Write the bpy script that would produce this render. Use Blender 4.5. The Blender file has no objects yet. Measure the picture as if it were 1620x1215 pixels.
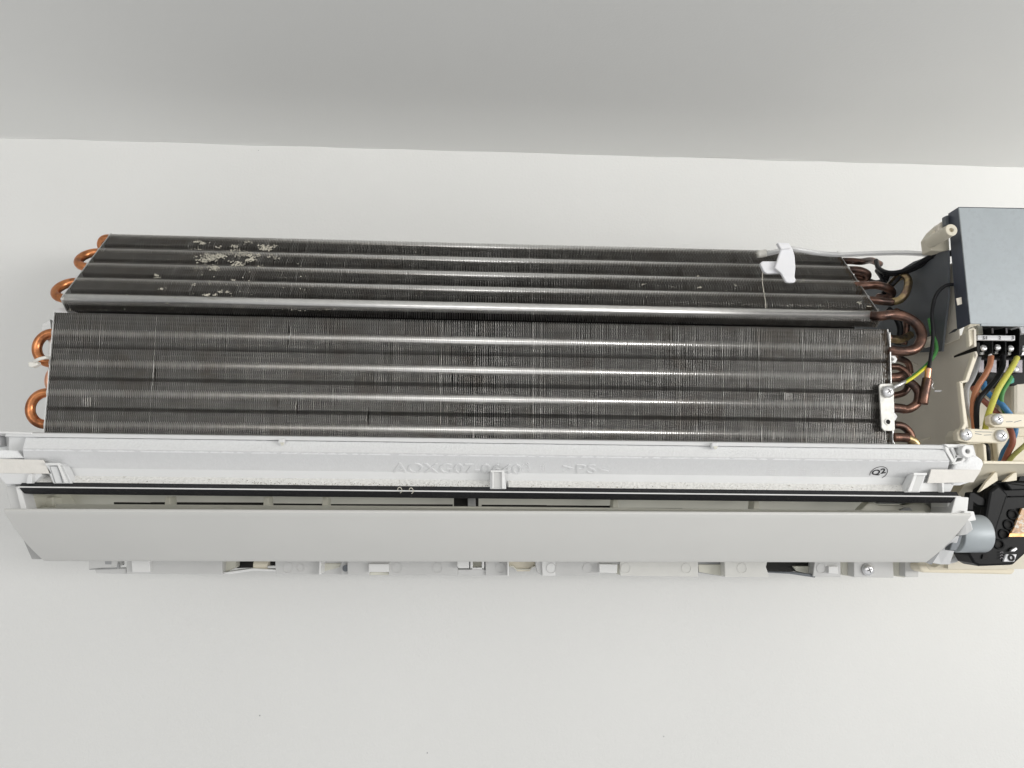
import bpy, bmesh, math, random
import numpy as np
from mathutils import Vector, Matrix
random.seed(7)
S = bpy.context.scene
COL = S.collection

# ------------------------------------------------------------------ camera
F = 1120.0                      # focal length in pixels of the 1620 wide photograph
def nrm(v): v = np.array(v, float); return v/np.linalg.norm(v)
XC = nrm((1, .0122, 48.01/1120)); NC = nrm((-50, 163, 1120)); DC = np.cross(NC, XC)
CAMD = .72                      # camera stands 0.72 m from the wall, wall is y = 0
CAM = np.array((0, -CAMD, 0.0))
cd = bpy.data.cameras.new('camera'); co = bpy.data.objects.new('camera', cd); COL.objects.link(co)
def w(v): return np.array((v[0]*XC[0]+v[1]*XC[1]+v[2]*XC[2], v[0]*NC[0]+v[1]*NC[1]+v[2]*NC[2], -(v[0]*DC[0]+v[1]*DC[1]+v[2]*DC[2])))
r_, u_, b_ = w((1,0,0)), w((0,-1,0)), w((0,0,-1))
co.matrix_world = Matrix(((r_[0],u_[0],b_[0],CAM[0]),(r_[1],u_[1],b_[1],CAM[1]),(r_[2],u_[2],b_[2],CAM[2]),(0,0,0,1)))
cd.sensor_width = 36; cd.lens = F/1620*36; cd.clip_start = .01; cd.clip_end = 60
S.camera = co

# ------------------------------------------------------------------ light (an indoor room: soft window light from the right behind the camera)
W = bpy.data.worlds.new('World'); S.world = W; W.use_nodes = True
W.node_tree.nodes['Background'].inputs[0].default_value = (.975, .988, 1, 1)
W.node_tree.nodes['Background'].inputs[1].default_value = .42
def area(name, loc, target, sx, sy, power, col, spread=180):
    l = bpy.data.lights.new(name, 'AREA'); l.shape = 'RECTANGLE'; l.size = sx; l.size_y = sy; l.energy = power; l.color = col; l.spread = math.radians(spread)
    o = bpy.data.objects.new(name, l); COL.objects.link(o); o.location = loc
    o.rotation_euler = (Vector(target)-Vector(loc)).to_track_quat('-Z', 'Y').to_euler(); return o
area('window_light', (1.95, -1.6, .06), (.25, 0, .30), 1.3, .44, 7.0, (1, .985, .96), 95)
area('room_light', (0, -2.0, .13), (.1, 0, .42), 3.6, .26, 3.0, (1, .98, .95), 85)
area('ceiling_fill', (0, -1.9, -1.5), (0, -1.5, .3), 3, 2, 8.5, (1, .99, .985))  # added upward fill lamp that lifts and evens the ceiling; no floor is built
S.view_settings.view_transform = 'Standard'; S.view_settings.look = 'None'; S.view_settings.exposure = .07; S.view_settings.gamma = 1

# ------------------------------------------------------------------ pixel <-> place helpers (d = distance out from the wall)
def P(px, py, d):
    v = w((px-810, py-607.5, F)); t = (CAMD-d)/v[1]; return CAM+v*t
def PX(px, py, X):                      # point on the plane x = X
    v = w((px-810, py-607.5, F)); t = X/v[0]; return CAM+v*t
def prof(py, d, px=760): p = P(px, py, d); return (p[1], p[2])
TILT = .0045                            # the unit hangs a little lower on its right
def Pplane(px, py, A, B):               # on the plane through profile points A, B (along the tilted length of the unit)
    v = w((px-810, py-607.5, F)); n = np.cross((1, 0, -TILT), (0, B[0]-A[0], B[1]-A[1])); a = np.array((0, *A))-CAM
    return CAM+v*((n@a)/(n@v))
def tilt(o):
    for v in o.data.vertices: v.co.z -= TILT*v.co.x
    return o

# ------------------------------------------------------------------ materials
def mat(name, col, rough=.5, metal=0, var=.06, vscale=60, bump=0, bscale=400, kind='noise', col2=None, c2lo=.55, c2hi=.7, c2scale=40, spec=.5, sss=0, trans=0, alpha=1, coat=0, stretch=None, rvar=0):
    m = bpy.data.materials.new(name); m.use_nodes = True; nt = m.node_tree; N = nt.nodes; L = nt.links
    b = N['Principled BSDF']; b.inputs['Roughness'].default_value = rough; b.inputs['Metallic'].default_value = metal
    b.inputs['Specular IOR Level'].default_value = spec; b.inputs['Coat Weight'].default_value = coat
    b.inputs['Transmission Weight'].default_value = trans; b.inputs['Alpha'].default_value = alpha
    if sss: b.inputs['Subsurface Weight'].default_value = sss; b.inputs['Subsurface Radius'].default_value = (.004, .004, .0035); b.inputs['Subsurface Scale'].default_value = 1
    tc = N.new('ShaderNodeTexCoord'); src = tc.outputs['Object']
    if stretch:
        mp = N.new('ShaderNodeMapping'); mp.inputs['Scale'].default_value = stretch; L.new(src, mp.inputs[0]); src = mp.outputs[0]
    no = N.new('ShaderNodeTexNoise'); no.inputs['Scale'].default_value = vscale; no.inputs['Detail'].default_value = 6; L.new(src, no.inputs['Vector'])
    mr = N.new('ShaderNodeMapRange'); mr.inputs[1].default_value = .3; mr.inputs[2].default_value = .7; mr.inputs[3].default_value = 1-var; mr.inputs[4].default_value = 1+var
    L.new(no.outputs['Fac'], mr.inputs[0])
    mx = N.new('ShaderNodeMix'); mx.data_type = 'RGBA'; mx.blend_type = 'MULTIPLY'; mx.inputs[0].default_value = 1
    mx.inputs[6].default_value = (*col, 1); L.new(mr.outputs[0], mx.inputs[7]); out = mx.outputs[2]
    if col2:
        n2 = N.new('ShaderNodeTexNoise'); n2.inputs['Scale'].default_value = c2scale; n2.inputs['Detail'].default_value = 8; n2.inputs['Roughness'].default_value = .65; L.new(src, n2.inputs['Vector'])
        m2 = N.new('ShaderNodeMapRange'); m2.inputs[1].default_value = c2lo; m2.inputs[2].default_value = c2hi; L.new(n2.outputs['Fac'], m2.inputs[0])
        x2 = N.new('ShaderNodeMix'); x2.data_type = 'RGBA'; L.new(m2.outputs[0], x2.inputs[0]); L.new(out, x2.inputs[6]); x2.inputs[7].default_value = (*col2, 1); out = x2.outputs[2]
    L.new(out, b.inputs['Base Color'])
    if rvar:
        r2 = N.new('ShaderNodeMapRange'); r2.inputs[1].default_value = .3; r2.inputs[2].default_value = .7; r2.inputs[3].default_value = rough-rvar; r2.inputs[4].default_value = rough+rvar
        L.new(no.outputs['Fac'], r2.inputs[0]); L.new(r2.outputs[0], b.inputs['Roughness'])
    if bump:
        if kind == 'voronoi':
            bt = N.new('ShaderNodeTexVoronoi'); bt.inputs['Scale'].default_value = bscale; ho = bt.outputs['Distance']
        else:
            bt = N.new('ShaderNodeTexNoise'); bt.inputs['Scale'].default_value = bscale; bt.inputs['Detail'].default_value = 3; ho = bt.outputs['Fac']
        L.new(tc.outputs['Object'], bt.inputs['Vector'])
        bp = N.new('ShaderNodeBump'); bp.inputs['Strength'].default_value = bump; bp.inputs['Distance'].default_value = .001
        L.new(ho, bp.inputs['Height']); L.new(bp.outputs[0], b.inputs['Normal'])
    return m
M = {}
M['wall'] = mat('wall_paint', (.80, .80, .782), .7, var=.014, vscale=5, bump=.25, bscale=420)
M['ceiling'] = mat('ceiling_paint', (.84, .84, .82), .75, var=.008, vscale=3, bump=.1, bscale=450)
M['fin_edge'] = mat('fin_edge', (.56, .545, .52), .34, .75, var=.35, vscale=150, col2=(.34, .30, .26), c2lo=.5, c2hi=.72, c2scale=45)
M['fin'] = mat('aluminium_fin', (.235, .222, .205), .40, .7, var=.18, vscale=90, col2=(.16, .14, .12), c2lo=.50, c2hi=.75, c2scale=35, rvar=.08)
M['fin_rust'] = mat('stained_fin', (.26, .215, .17), .45, .75, var=.3, vscale=120, col2=(.32, .30, .28), c2lo=.5, c2hi=.65, c2scale=160)
M['tube'] = mat('tube_collar', (.86, .85, .83), .30, .9, var=.05, vscale=200)
M['galv'] = mat('galvanised_steel', (.70, .70, .69), .35, .9, var=.1, vscale=150, bump=.1, bscale=900)
M['zinc'] = mat('spangled_zinc', (.70, .69, .65), .5, .35, var=.13, vscale=260, bump=.15, bscale=500)
M['copper'] = mat('bright_copper', (.66, .27, .115), .32, 1, var=.22, vscale=70, col2=(.28, .11, .055), c2lo=.46, c2hi=.68, c2scale=90)
M['copper_pale'] = mat('pale_copper', (.80, .42, .28), .35, 1, var=.08, vscale=200)
M['copper_dark'] = mat('tarnished_copper', (.21, .115, .085), .36, .9, var=.45, vscale=110, col2=(.07, .05, .045), c2lo=.40, c2hi=.60, c2scale=70, bump=.2, bscale=300)
M['braze'] = mat('brazed_tube', (.55, .42, .22), .35, 1, var=.3, vscale=160, col2=(.25, .16, .14), c2lo=.45, c2hi=.65, c2scale=120)
M['white'] = mat('white_plastic', (.74, .745, .745), .45, var=.02, vscale=30, bump=.05, bscale=1500, col2=(.66, .655, .63), c2lo=.6, c2hi=.85, c2scale=18)
M['white2'] = mat('bright_plastic', (.80, .80, .79), .45, var=.02, vscale=30)
M['flap'] = mat('flap_plastic', (.66, .655, .63), .42, var=.012, vscale=25, bump=.04, bscale=2500)
M['gloss'] = mat('glossy_plastic', (.74, .735, .70), .16, var=.03, vscale=90, coat=.4)
M['foam'] = mat('white_foam', (.88, .885, .89), .75, var=.03, vscale=500, bump=.22, bscale=620, kind='voronoi')
M['shaded_foam_skin'] = mat('shaded_moulded_skin', (.745, .75, .755), .6, var=.02, vscale=300, bump=.22, bscale=700)  # smooth moulded skin; its greyer tone paints in the shade of the downward face
M['foam_dirty'] = mat('dusty_foam', (.85, .84, .81), .85, var=.08, vscale=500, bump=.6, bscale=520, kind='voronoi', col2=(.30, .25, .18), c2lo=.60, c2hi=.72, c2scale=420)
M['tape'] = mat('cream_tape', (.77, .745, .70), .65, var=.03, vscale=300, bump=.1, bscale=900)
M['cream'] = mat('cream_plastic', (.69, .64, .52), .5, var=.035, vscale=25, bump=.05, bscale=1300)
M['cream2'] = mat('pale_cream_plastic', (.80, .735, .59), .5, var=.04, vscale=30, col2=(.62, .53, .38), c2lo=.6, c2hi=.8, c2scale=60)
M['beige'] = mat('beige_side_panel', (.72, .665, .57), .55, var=.06, vscale=20, bump=.08, bscale=900)
M['inner'] = mat('inner_cream', (.64, .63, .55), .5, var=.05, vscale=40)
M['black'] = mat('black_plastic', (.006, .0065, .007), .42, var=.2, vscale=60, bump=.05, bscale=900, spec=.14)
M['seal'] = mat('black_felt_seal', (.016, .016, .018), .8, var=.3, vscale=700, bump=.6, bscale=900, col2=(.10, .09, .08), c2lo=.6, c2hi=.8, c2scale=400)
M['dark'] = mat('dark_void', (.012, .011, .010), .8, var=.2)
M['slate'] = mat('slate_metal', (.13, .142, .155), .45, .3, var=.08, vscale=40, bump=.05, bscale=900)
M['navy'] = mat('navy_metal_edge', (.075, .085, .11), .4, .3, var=.1, vscale=60)
M['boxgrey'] = mat('grey_coated_steel', (.355, .39, .41), .42, .15, var=.03, vscale=60, bump=.12, bscale=1400, col2=(.34, .37, .39), c2lo=.5, c2hi=.6, c2scale=300)
M['motor'] = mat('grey_motor_metal', (.40, .435, .455), .5, .2, var=.06, vscale=60)
M['screw'] = mat('screw_steel', (.80, .80, .81), .36, .9, var=.08, vscale=300)
M['slot'] = mat('screw_recess', (.05, .05, .05), .5, .5)
M['label'] = mat('white_label', (.82, .82, .84), .5, var=.01)
M['ink'] = mat('black_ink', (.02, .02, .022), .6, var=.2, vscale=900)
M['greyplate'] = mat('grey_terminal_plate', (.22, .205, .22), .4, .5, var=.12, vscale=200)
M['greenlug'] = mat('green_lug', (.03, .33, .24), .45)
M['clipwhite'] = mat('milky_nylon', (.80, .80, .82), .35, var=.02, sss=.2)
M['sleeve'] = mat('clear_sleeve', (.93, .93, .93), .08, var=.01, alpha=.55, spec=.8)
M['tie'] = mat('nylon_tie', (.78, .76, .70), .4, sss=.15)
M['shade_and_mark_grey'] = mat('grey_shade_and_marks', (.36, .365, .37), .5)  # grey that paints shade into white parts; also colours the wall marks
M['rail'] = mat('rail_plastic', (.60, .60, .59), .42, var=.03, vscale=40)
M['cheek_shade'] = mat('shaded_cheek_plastic', (.42, .42, .41), .5, var=.02)  # white cheek corner with its downward shade put into the colour
M['grime'] = mat('grey_grime', (.20, .17, .13), .95, var=.3, vscale=700)
M['dust'] = mat('lint_dust', (.62, .59, .50), .95, var=.2, vscale=700)
M['pcb'] = mat('amber_board', (.42, .22, .08), .3, var=.5, vscale=400, col2=(.55, .50, .42), c2lo=.5, c2hi=.58, c2scale=300)
for nme, c in dict(brown=(.42, .17, .085), redbrown=(.30, .10, .065), black=(.014, .015, .018), yellow=(.60, .58, .10), green=(.07, .27, .07), blue=(.05, .20, .42), grey=(.47, .48, .49), olive=(.36, .36, .12), brightyellow=(.72, .68, .05)).items():
    M['w_'+nme] = mat(nme+'_insulation', tuple(x*.5 for x in c) if nme == 'black' else c, .4, spec=.25 if nme == 'black' else .4, var=.1, vscale=200, col2=tuple(x*.8 for x in c), c2lo=.5, c2hi=.7, c2scale=200)

# ------------------------------------------------------------------ object helpers
def obj(name, verts, faces, m, parent=None, smooth=False, bevel=0, kind=None, label=None):
    me = bpy.data.meshes.new(name); me.from_pydata([tuple(map(float, v)) for v in verts], [], faces)
    bm = bmesh.new(); bm.from_mesh(me); bmesh.ops.recalc_face_normals(bm, faces=bm.faces); bm.to_mesh(me); bm.free()
    me.materials.append(M[m])
    if smooth: me.polygons.foreach_set('use_smooth', [True]*len(me.polygons))
    o = bpy.data.objects.new(name, me); COL.objects.link(o); o.parent = parent
    if bevel:
        b = o.modifiers.new('bevel', 'BEVEL'); b.width = bevel; b.segments = 2; b.limit_method = 'ANGLE'; b.angle_limit = math.radians(35)
        b.harden_normals = False
    if kind: o['kind'] = kind
    if label: o['label'] = label
    return o
class MB:
    def __init__(s): s.v = []; s.f = []
    def add(s, v, f):
        k = len(s.v); s.v += [tuple(p) for p in v]; s.f += [tuple(i+k for i in q) for q in f]; return s
    def prism(s, front, back):                       # two matching loops
        n = len(front); return s.add(list(front)+list(back), [tuple(range(n)), tuple(range(2*n-1, n-1, -1))]+[(i, (i+1) % n, n+(i+1) % n, n+i) for i in range(n)])
    def plate(s, pts, d, th):                        # traced outline at its own distance d, thickness th towards the wall
        fr = [P(p[0], p[1], p[2] if len(p) > 2 else d) for p in pts]
        return s.prism(fr, [q+np.array((0, th, 0)) for q in fr])
    def side(s, pts, X, th):                         # outline on the plane x = X, thickness th to the right
        fr = [PX(p[0], p[1], X) for p in pts]
        return s.prism(fr, [q+np.array((th, 0, 0)) for q in fr])
    def extr(s, profile, x0, x1):                    # closed (y,z) profile swept along x; x0/x1 may be lists per point
        n = len(profile); a = x0 if hasattr(x0, '__len__') else [x0]*n; b = x1 if hasattr(x1, '__len__') else [x1]*n
        return s.prism([(a[i], *profile[i]) for i in range(n)], [(b[i], *profile[i]) for i in range(n)])
    def cyl(s, c, axis, r, h, seg=20, r2=None):
        c = np.array(c, float); ax = nrm(axis); t = nrm(np.cross(ax, (0.3, .2, 1) if abs(ax[2]) < .9 else (1, 0, 0))); u = np.cross(ax, t); r2 = r if r2 is None else r2
        A = [c+r*(math.cos(q)*t+math.sin(q)*u) for q in np.linspace(0, 2*math.pi, seg, endpoint=False)]
        B = [c+ax*h+r2*(math.cos(q)*t+math.sin(q)*u) for q in np.linspace(0, 2*math.pi, seg, endpoint=False)]
        return s.prism(A, B)
    def ring(s, c, axis, ro, ri, h, seg=28):
        c = np.array(c, float); ax = nrm(axis); t = nrm(np.cross(ax, (0.3, .2, 1) if abs(ax[2]) < .9 else (1, 0, 0))); u = np.cross(ax, t)
        L = []
        for (r, k) in ((ro, 0), (ri, 0), (ri, h), (ro, h)):
            L += [c+ax*k+r*(math.cos(q)*t+math.sin(q)*u) for q in np.linspace(0, 2*math.pi, seg, endpoint=False)]
        f = []
        for a in range(4):
            b = (a+1) % 4
            f += [(a*seg+i, a*seg+(i+1) % seg, b*seg+(i+1) % seg, b*seg+i) for i in range(seg)]
        return s.add(L, f)
    def build(s, name, m, parent=None, **k): return obj(name, s.v, s.f, m, parent, **k)
def smoothpath(pts, n=8):
    p = [np.array(q, float) for q in pts]; p = [2*p[0]-p[1]]+p+[2*p[-1]-p[-2]]; out = []
    for i in range(1, len(p)-2):
        for k in range(n):
            t = k/n; a, b, c, d = p[i-1:i+3]
            out.append(.5*((2*b)+(-a+c)*t+(2*a-5*b+4*c-d)*t*t+(-a+3*b-3*c+d)*t**3))
    out.append(p[-2]); return out
def tube_mesh(pts, r, seg=12, n=8, closed_ends=True):
    q = smoothpath(pts, n) if n else [np.array(a, float) for a in pts]; N = len(q); rr = r if hasattr(r, '__len__') else [r]*N
    if len(rr) != N: rr = np.interp(np.linspace(0, 1, N), np.linspace(0, 1, len(rr)), rr)
    v = []; f = []; t = nrm(q[1]-q[0]); up = nrm(np.cross(t, (0, 0, 1) if abs(t[2]) < .9 else (1, 0, 0)))
    for i in range(N):
        t = nrm(q[min(i+1, N-1)]-q[max(i-1, 0)]); up = nrm(up-t*(up@t)); sd = np.cross(t, up)
        v += [q[i]+rr[i]*(math.cos(a)*up+math.sin(a)*sd) for a in np.linspace(0, 2*math.pi, seg, endpoint=False)]
    for i in range(N-1): f += [(i*seg+k, i*seg+(k+1) % seg, (i+1)*seg+(k+1) % seg, (i+1)*seg+k) for k in range(seg)]
    if closed_ends: f += [tuple(range(seg-1, -1, -1)), tuple((N-1)*seg+k for k in range(seg))]
    return v, f
def tube(name, pts, r, m, parent=None, **k):
    seg = k.pop('seg', 12); n = k.pop('n', 8); v, f = tube_mesh(pts, r, seg, n); return obj(name, v, f, m, parent, smooth=True, **k)
def ptube(name, pts, rpx, m, parent=None, d=.16, **k):   # points are (px, py[, d]); radius in photo pixels at distance d
    q = [P(p[0], p[1], p[2] if len(p) > 2 else d) for p in pts]; return tube(name, q, rpx/F*(CAMD-d), m, parent, **k)
def tag(o, label, cat, group=None, kind=None):
    if label: o['label'] = label
    if cat: o['category'] = cat
    if group: o['group'] = group
    if kind: o['kind'] = kind
    return o
def text_obj(name, s, place, m, parent, ext=.0004, bev=0, shear=0, **k):
    """place(u, v, h): u 0..1 across, v 0..1 up, h height off the surface -> world point"""
    c = bpy.data.curves.new(name, 'FONT'); c.body = s; c.extrude = .5; c.resolution_u = 3; c.offset = k.pop('offset', 0)
    t = bpy.data.objects.new(name, c); COL.objects.link(t)
    dg = bpy.context.evaluated_depsgraph_get(); me = bpy.data.meshes.new_from_object(t.evaluated_get(dg))
    bpy.data.objects.remove(t); v = np.array([x.co[:] for x in me.vertices]); f = [tuple(p.vertices) for p in me.polygons]
    u0, u1, v0, v1 = v[:, 0].min(), v[:, 0].max(), v[:, 1].min(), v[:, 1].max()
    out = [place((a-u0)/(u1-u0), (b-v0)/(v1-v0), ext if z > 0 else -ext*.4) for a, b, z in v]
    return obj(name, out, f, m, parent, **k)
def cross_screw(parent, px, py, d, rpx, tilt=0, name='screw'):
    """pan-head screw facing the room"""
    R = rpx/F*(CAMD-d); c = P(px, py, d); v = []; f = []; seg = 20; rings = [(1, 0), (1, .22), (.9, .42), (.65, .6), (.35, .68)]
    for (r, h) in rings: v += [c+np.array((R*r*math.cos(a), -R*h, R*r*math.sin(a))) for a in np.linspace(0, 2*math.pi, seg, endpoint=False)]
    for i in range(len(rings)-1): f += [(i*seg+k, i*seg+(k+1) % seg, (i+1)*seg+(k+1) % seg, (i+1)*seg+k) for k in range(seg)]
    f += [tuple(range(seg)), tuple((len(rings)-1)*seg+k for k in range(seg))]
    o = obj(name, v, f, 'screw', parent, smooth=True)
    if parent is None or parent.parent is None or name != 'screw':
        pass
    # the cross recess is cut as dark grooves belonging to the same mesh
    k = len(v); me = o.data; me.materials.append(M['slot']); bm = bmesh.new(); bm.from_mesh(me)
    for a in (tilt, tilt+math.pi/2):
        ca, sa = math.cos(a), math.sin(a); l, t = R*.42, R*.075
        q = [c+np.array((x*ca-z*sa, y, x*sa+z*ca)) for y in (-R*.60, -R*.72) for (x, z) in ((-l, -t), (l, -t), (l, t), (-l, t))]
        vs = [bm.verts.new(p) for p in q]
        for fc in ((0, 1, 2, 3), (7, 6, 5, 4), (0, 4, 5, 1), (1, 5, 6, 2), (2, 6, 7, 3), (3, 7, 4, 0)):
            nf = bm.faces.new([vs[i] for i in fc]); nf.material_index = 1
    bm.normal_update(); bm.to_mesh(me); bm.free()
    return o

# ------------------------------------------------------------------ room
cl, cr = P(0, 218, 0), P(1620, 265, 0); dv = (cr-cl)/(cr[0]-cl[0]); A = cl+dv*(-2.5-cl[0]); B = cl+dv*(2.5-cl[0])
obj('wall', [(-3, 0, -1.6), (3, 0, -1.6), (3, 0, 1), (-3, 0, 1), (-3, .1, -1.6), (3, .1, -1.6), (3, .1, 1), (-3, .1, 1)],
    [(0, 1, 2, 3), (7, 6, 5, 4), (0, 4, 5, 1), (2, 6, 7, 3), (1, 5, 6, 2), (0, 3, 7, 4)], 'wall', kind='structure')
tag(bpy.data.objects['wall'], 'smooth white painted wall behind the opened air conditioner', None)
q = []; nC = 160
for k in range(nC+1):
    p = A+(B-A)*k/nC; z = .0005*math.sin(k*1.3)*math.sin(k*.37)+random.gauss(0, .00022)
    q += [p+(0, .05, z), p+(0, -.0008, z), p+(0, -.004, 0), p+(0, -3.0, 0), p+(0, -3.0, .08), p+(0, .05, .08)]
fc = [(6*k+a, 6*k+(a+1) % 6, 6*k+6+(a+1) % 6, 6*k+6+a) for k in range(nC) for a in range(6)]+[tuple(range(6)), tuple(range(6*nC+5, 6*nC-1, -1))]
obj('ceiling', q, fc, 'ceiling', kind='structure')
tag(bpy.data.objects['ceiling'], 'pale grey shaded ceiling meeting the wall above the unit', None)

# ------------------------------------------------------------------ the air conditioner
AC = bpy.data.objects.new('air_conditioner', None); COL.objects.link(AC); AC.empty_display_size = .05
tag(AC, 'opened wall-mounted air conditioner with bare finned coil, white drain tray and exposed terminal block', 'air conditioner')

# ---- finned coils
XL, XR = P(82, 512, .188)[0], P(1407, 540, .188)[0]
def slab(top, bot, thick, tubes, x0, x1, pitch, notch, rustR, name, label, tuber=.0036, tdepth=.0040, wave=.00018, nw=.0065, nd=.0012, corner=.0016, big=False):
    """top/bot: (y,z) of the front face ends; tubes: fractions along the face"""
    T = np.array(top); Bt = np.array(bot); L = np.linalg.norm(Bt-T); t = (Bt-T)/L; nin = np.array((-t[1], t[0]))
    if nin[0] < 0: nin = -nin
    # end plates = the part itself
    pr = [tuple(p) for p in (T-nin*.0002, T+t*L-nin*.0002, Bt+nin*thick, T+nin*thick)]
    part = tilt(MB().extr(pr, x0-.0011, x0-.0005).build(name, 'galv', AC, label=label))
    tilt(MB().extr(pr, x1+.0003, x1+.0007).build('end_plate', 'galv', part))
    # fins
    n = int((x1-x0)/pitch); NS = int(L/.0016); V = []; Fc = []; mi = []
    ss = np.linspace(0, L, NS+1); th = .00011
    dep = np.zeros(NS+1)
    for k, s in enumerate(ss):
        for nn in notch:
            if abs(s/L-nn) < nw: dep[k] = nd
        if s > L-corner: dep[k] = max(dep[k], (s-L+corner)*.75)
        if s < .0012: dep[k] = max(dep[k], .0008)
    tubes_s = [q*L for q in tubes]
    for i in range(n+1):
        x = x0+i*pitch+random.gauss(0, .00005); ph = random.random()*6.28; amp = wave*random.gauss(0, 1)*.45; lean = random.gauss(0, .0001)
        bend = (random.random() < .03); bs = random.random()*L; ba = random.gauss(0, .0005)
        k0 = len(V); th = .00015 if random.random() < .03 else random.uniform(.000065, .000105)
        for k, s in enumerate(ss):
            o = amp*math.sin(ph+s*90)+lean*(s/L-.5)
            if bend: o += ba*math.exp(-((s-bs)/.006)**2)
            # louvred zones between the tubes are pressed alternately sideways
            dm = min(abs(s-q) for q in tubes_s)
            if dm > .0042: o += .00022*(1 if k % 2 else -1)
            a = T+t*s+nin*dep[k]; m_ = T+t*s+nin*(dep[k]+.006); b = T+t*s+nin*thick
            for (p, xo) in ((a, o), (m_, o*.3), (b, 0)):
                V += [(x+xo-th, p[0], p[1]), (x+xo+th, p[0], p[1])]
        for k in range(NS):
            a = k0+6*k; b = a+6
            Fc += [(a, a+1, b+1, b), (a, b, b+2, a+2), (a+1, a+3, b+3, b+1), (a+2, b+2, b+4, a+4), (a+3, a+5, b+5, b+3)]
            rusty = (x > x1-rustR*(.25+.75*random.random())) if rustR else False
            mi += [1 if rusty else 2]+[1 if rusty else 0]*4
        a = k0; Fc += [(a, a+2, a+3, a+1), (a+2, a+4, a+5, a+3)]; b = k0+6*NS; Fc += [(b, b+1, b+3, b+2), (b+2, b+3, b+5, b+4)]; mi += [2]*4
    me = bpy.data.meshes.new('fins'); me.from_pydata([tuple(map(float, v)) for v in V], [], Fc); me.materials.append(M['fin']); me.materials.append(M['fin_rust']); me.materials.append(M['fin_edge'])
    me.polygons.foreach_set('material_index', mi)
    fo = bpy.data.objects.new('fins', me); COL.objects.link(fo); fo.parent = part; fo['kind'] = 'stuff'; tilt(fo)
    pos = []
    for q in tubes:
        c = T+t*(q*L)+nin*tdepth; pos.append(c)
        rr_ = .0042 if (big and q == tubes[-1]) else tuber; c = T+t*(q*L)+nin*(tdepth+rr_-tuber)
        mb = MB(); mb.cyl((x0-.002, c[0], c[1]), (1, 0, 0), rr_, x1-x0+.004, 24); o = tilt(mb.build('tube', 'tube', part))
        o.data.polygons.foreach_set('use_smooth', [len(p.vertices) == 4 for p in o.data.polygons])
    return part, pos, t, nin
# upper slab leans back to the wall, lower slab is nearly upright
UT, UB = prof(383.5, .117), prof(487, .179)
def fr_u(py):  # fraction down the upper face for a picture height
    v = w((760-810, py-607.5, F)); n = np.array((UB[1]-UT[1], -(UB[0]-UT[0]))); a = np.array(UT)-CAM[1:]
    t = (n@a)/(n@v[1:]); p = (CAM+v*t)[1:]; return float((p-np.array(UT))@(np.array(UB)-np.array(UT))/np.linalg.norm(np.array(UB)-np.array(UT))**2)
ut = [fr_u(y) for y in (386, 408, 431, 454.5, 480)]
up_part, upos, ut_, un_ = slab(UT, UB, .0115, ut, XL, XR, .00136, [fr_u(y) for y in (402.5, 425, 448.5, 474)], .006, 'heat_exchanger', 'upper coil slab leaning back to the wall', tdepth=.0037, nw=.020, nd=.006, corner=.0070, big=True)
LT, LB = prof(507.5, .187), prof(704, .1845)
def fr_l(py): return (py-507.5)/(704-507.5)
lt = [fr_l(y) for y in (518, 539, 586, 632, 681)]
lo_part, lpos, lt_, ln_ = slab(LT, LB, .024, lt[1:], XL+.001, XR-.0005, .00136, [fr_l(y) for y in (562, 610, 657)], .006, 'heat_exchanger', 'lower upright coil slab above the drain tray')
# dark fan chamber behind the slabs
mb = MB(); a, b = prof(392, .075), prof(500, .13); mb.extr([a, (a[0]+.006, a[1]), (b[0]+.006, b[1]), b], XL-.012, XR-.004)
mb.extr([prof(500, .145), prof(720, .15), prof(720, .14), prof(500, .135)], XL-.012, XR-.004)
mb.build('fan_chamber', 'dark', AC)

# ---- copper return bends, left side (in the plane of each slab)
def ubend(part, pa, pb, X, reach, m, r=.0035, out=-1, nin=None):
    pa = np.array(pa); pb = np.array(pb); c = (pa+pb)/2; h = (pa-pb)/2; R = np.linalg.norm(h); pts = [np.array((X, *pa))]
    pts.append(np.array((X+out*(reach-R)*.6, *pa)))
    for a in np.linspace(0, math.pi, 13): pts.append(np.array((X+out*((reach-R)+R*math.sin(a)), *(c+h*math.cos(a)))))
    pts.append(np.array((X+out*(reach-R)*.6, *pb))); pts.append(np.array((X, *pb)))
    return tilt(tube('return_bend', pts, r, m, part, n=3, seg=16))
ubend(up_part, upos[3], upos[4]+un_*.0, XL, .0125, 'copper')
ubend(up_part, upos[1], upos[2], XL, .0135, 'copper')
ubend(up_part, upos[0]+un_*.013+ut_*.004, upos[0], XL, .0105, 'copper')
ubend(lo_part, lpos[0], lpos[1], XL, .0125, 'copper')
ubend(lo_part, lpos[2], lpos[3], XL, .0135, 'copper')
# rear row bends peeking behind
ubend(lo_part, lpos[1]+ln_*.013, lpos[2]+ln_*.013, XL, .009, 'copper_pale')
ubend(lo_part, lpos[3]+ln_*.011+np.array((0, .006)), lpos[3]+ln_*.013+np.array((0, -.012)), XL, .005, 'copper_pale')
# white plastic tab between the slabs at the left
MB().plate([(84, 489), (103, 486), (108, 497), (94, 498)], .165, .02).build('coil_bracket', 'white', AC, bevel=.0004)
MB().plate([(66, 512), (79, 505), (82, 530), (79, 620), (74, 684), (70, 684), (75, 600), (77, 540), (66, 530)], .180, .012).build('coil_bracket', 'galv', AC, bevel=.0003)
# cable tie round the left bend
tie = ptube('cable_tie', [(50, 579, .186), (58, 570, .1935), (70, 566, .194), (78, 566, .188)], 2.6, 'tie', None, .18, seg=8)
tag(tie, 'pale nylon cable tie looped round the upper left copper return bend of the lower coil', 'cable tie')
mb = MB(); mb.plate([(44, 573), (58, 571), (60, 577), (50, 581), (45, 580)], .192, .005); o = mb.build('tie_head', 'tie', tie, bevel=.0006)

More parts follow.
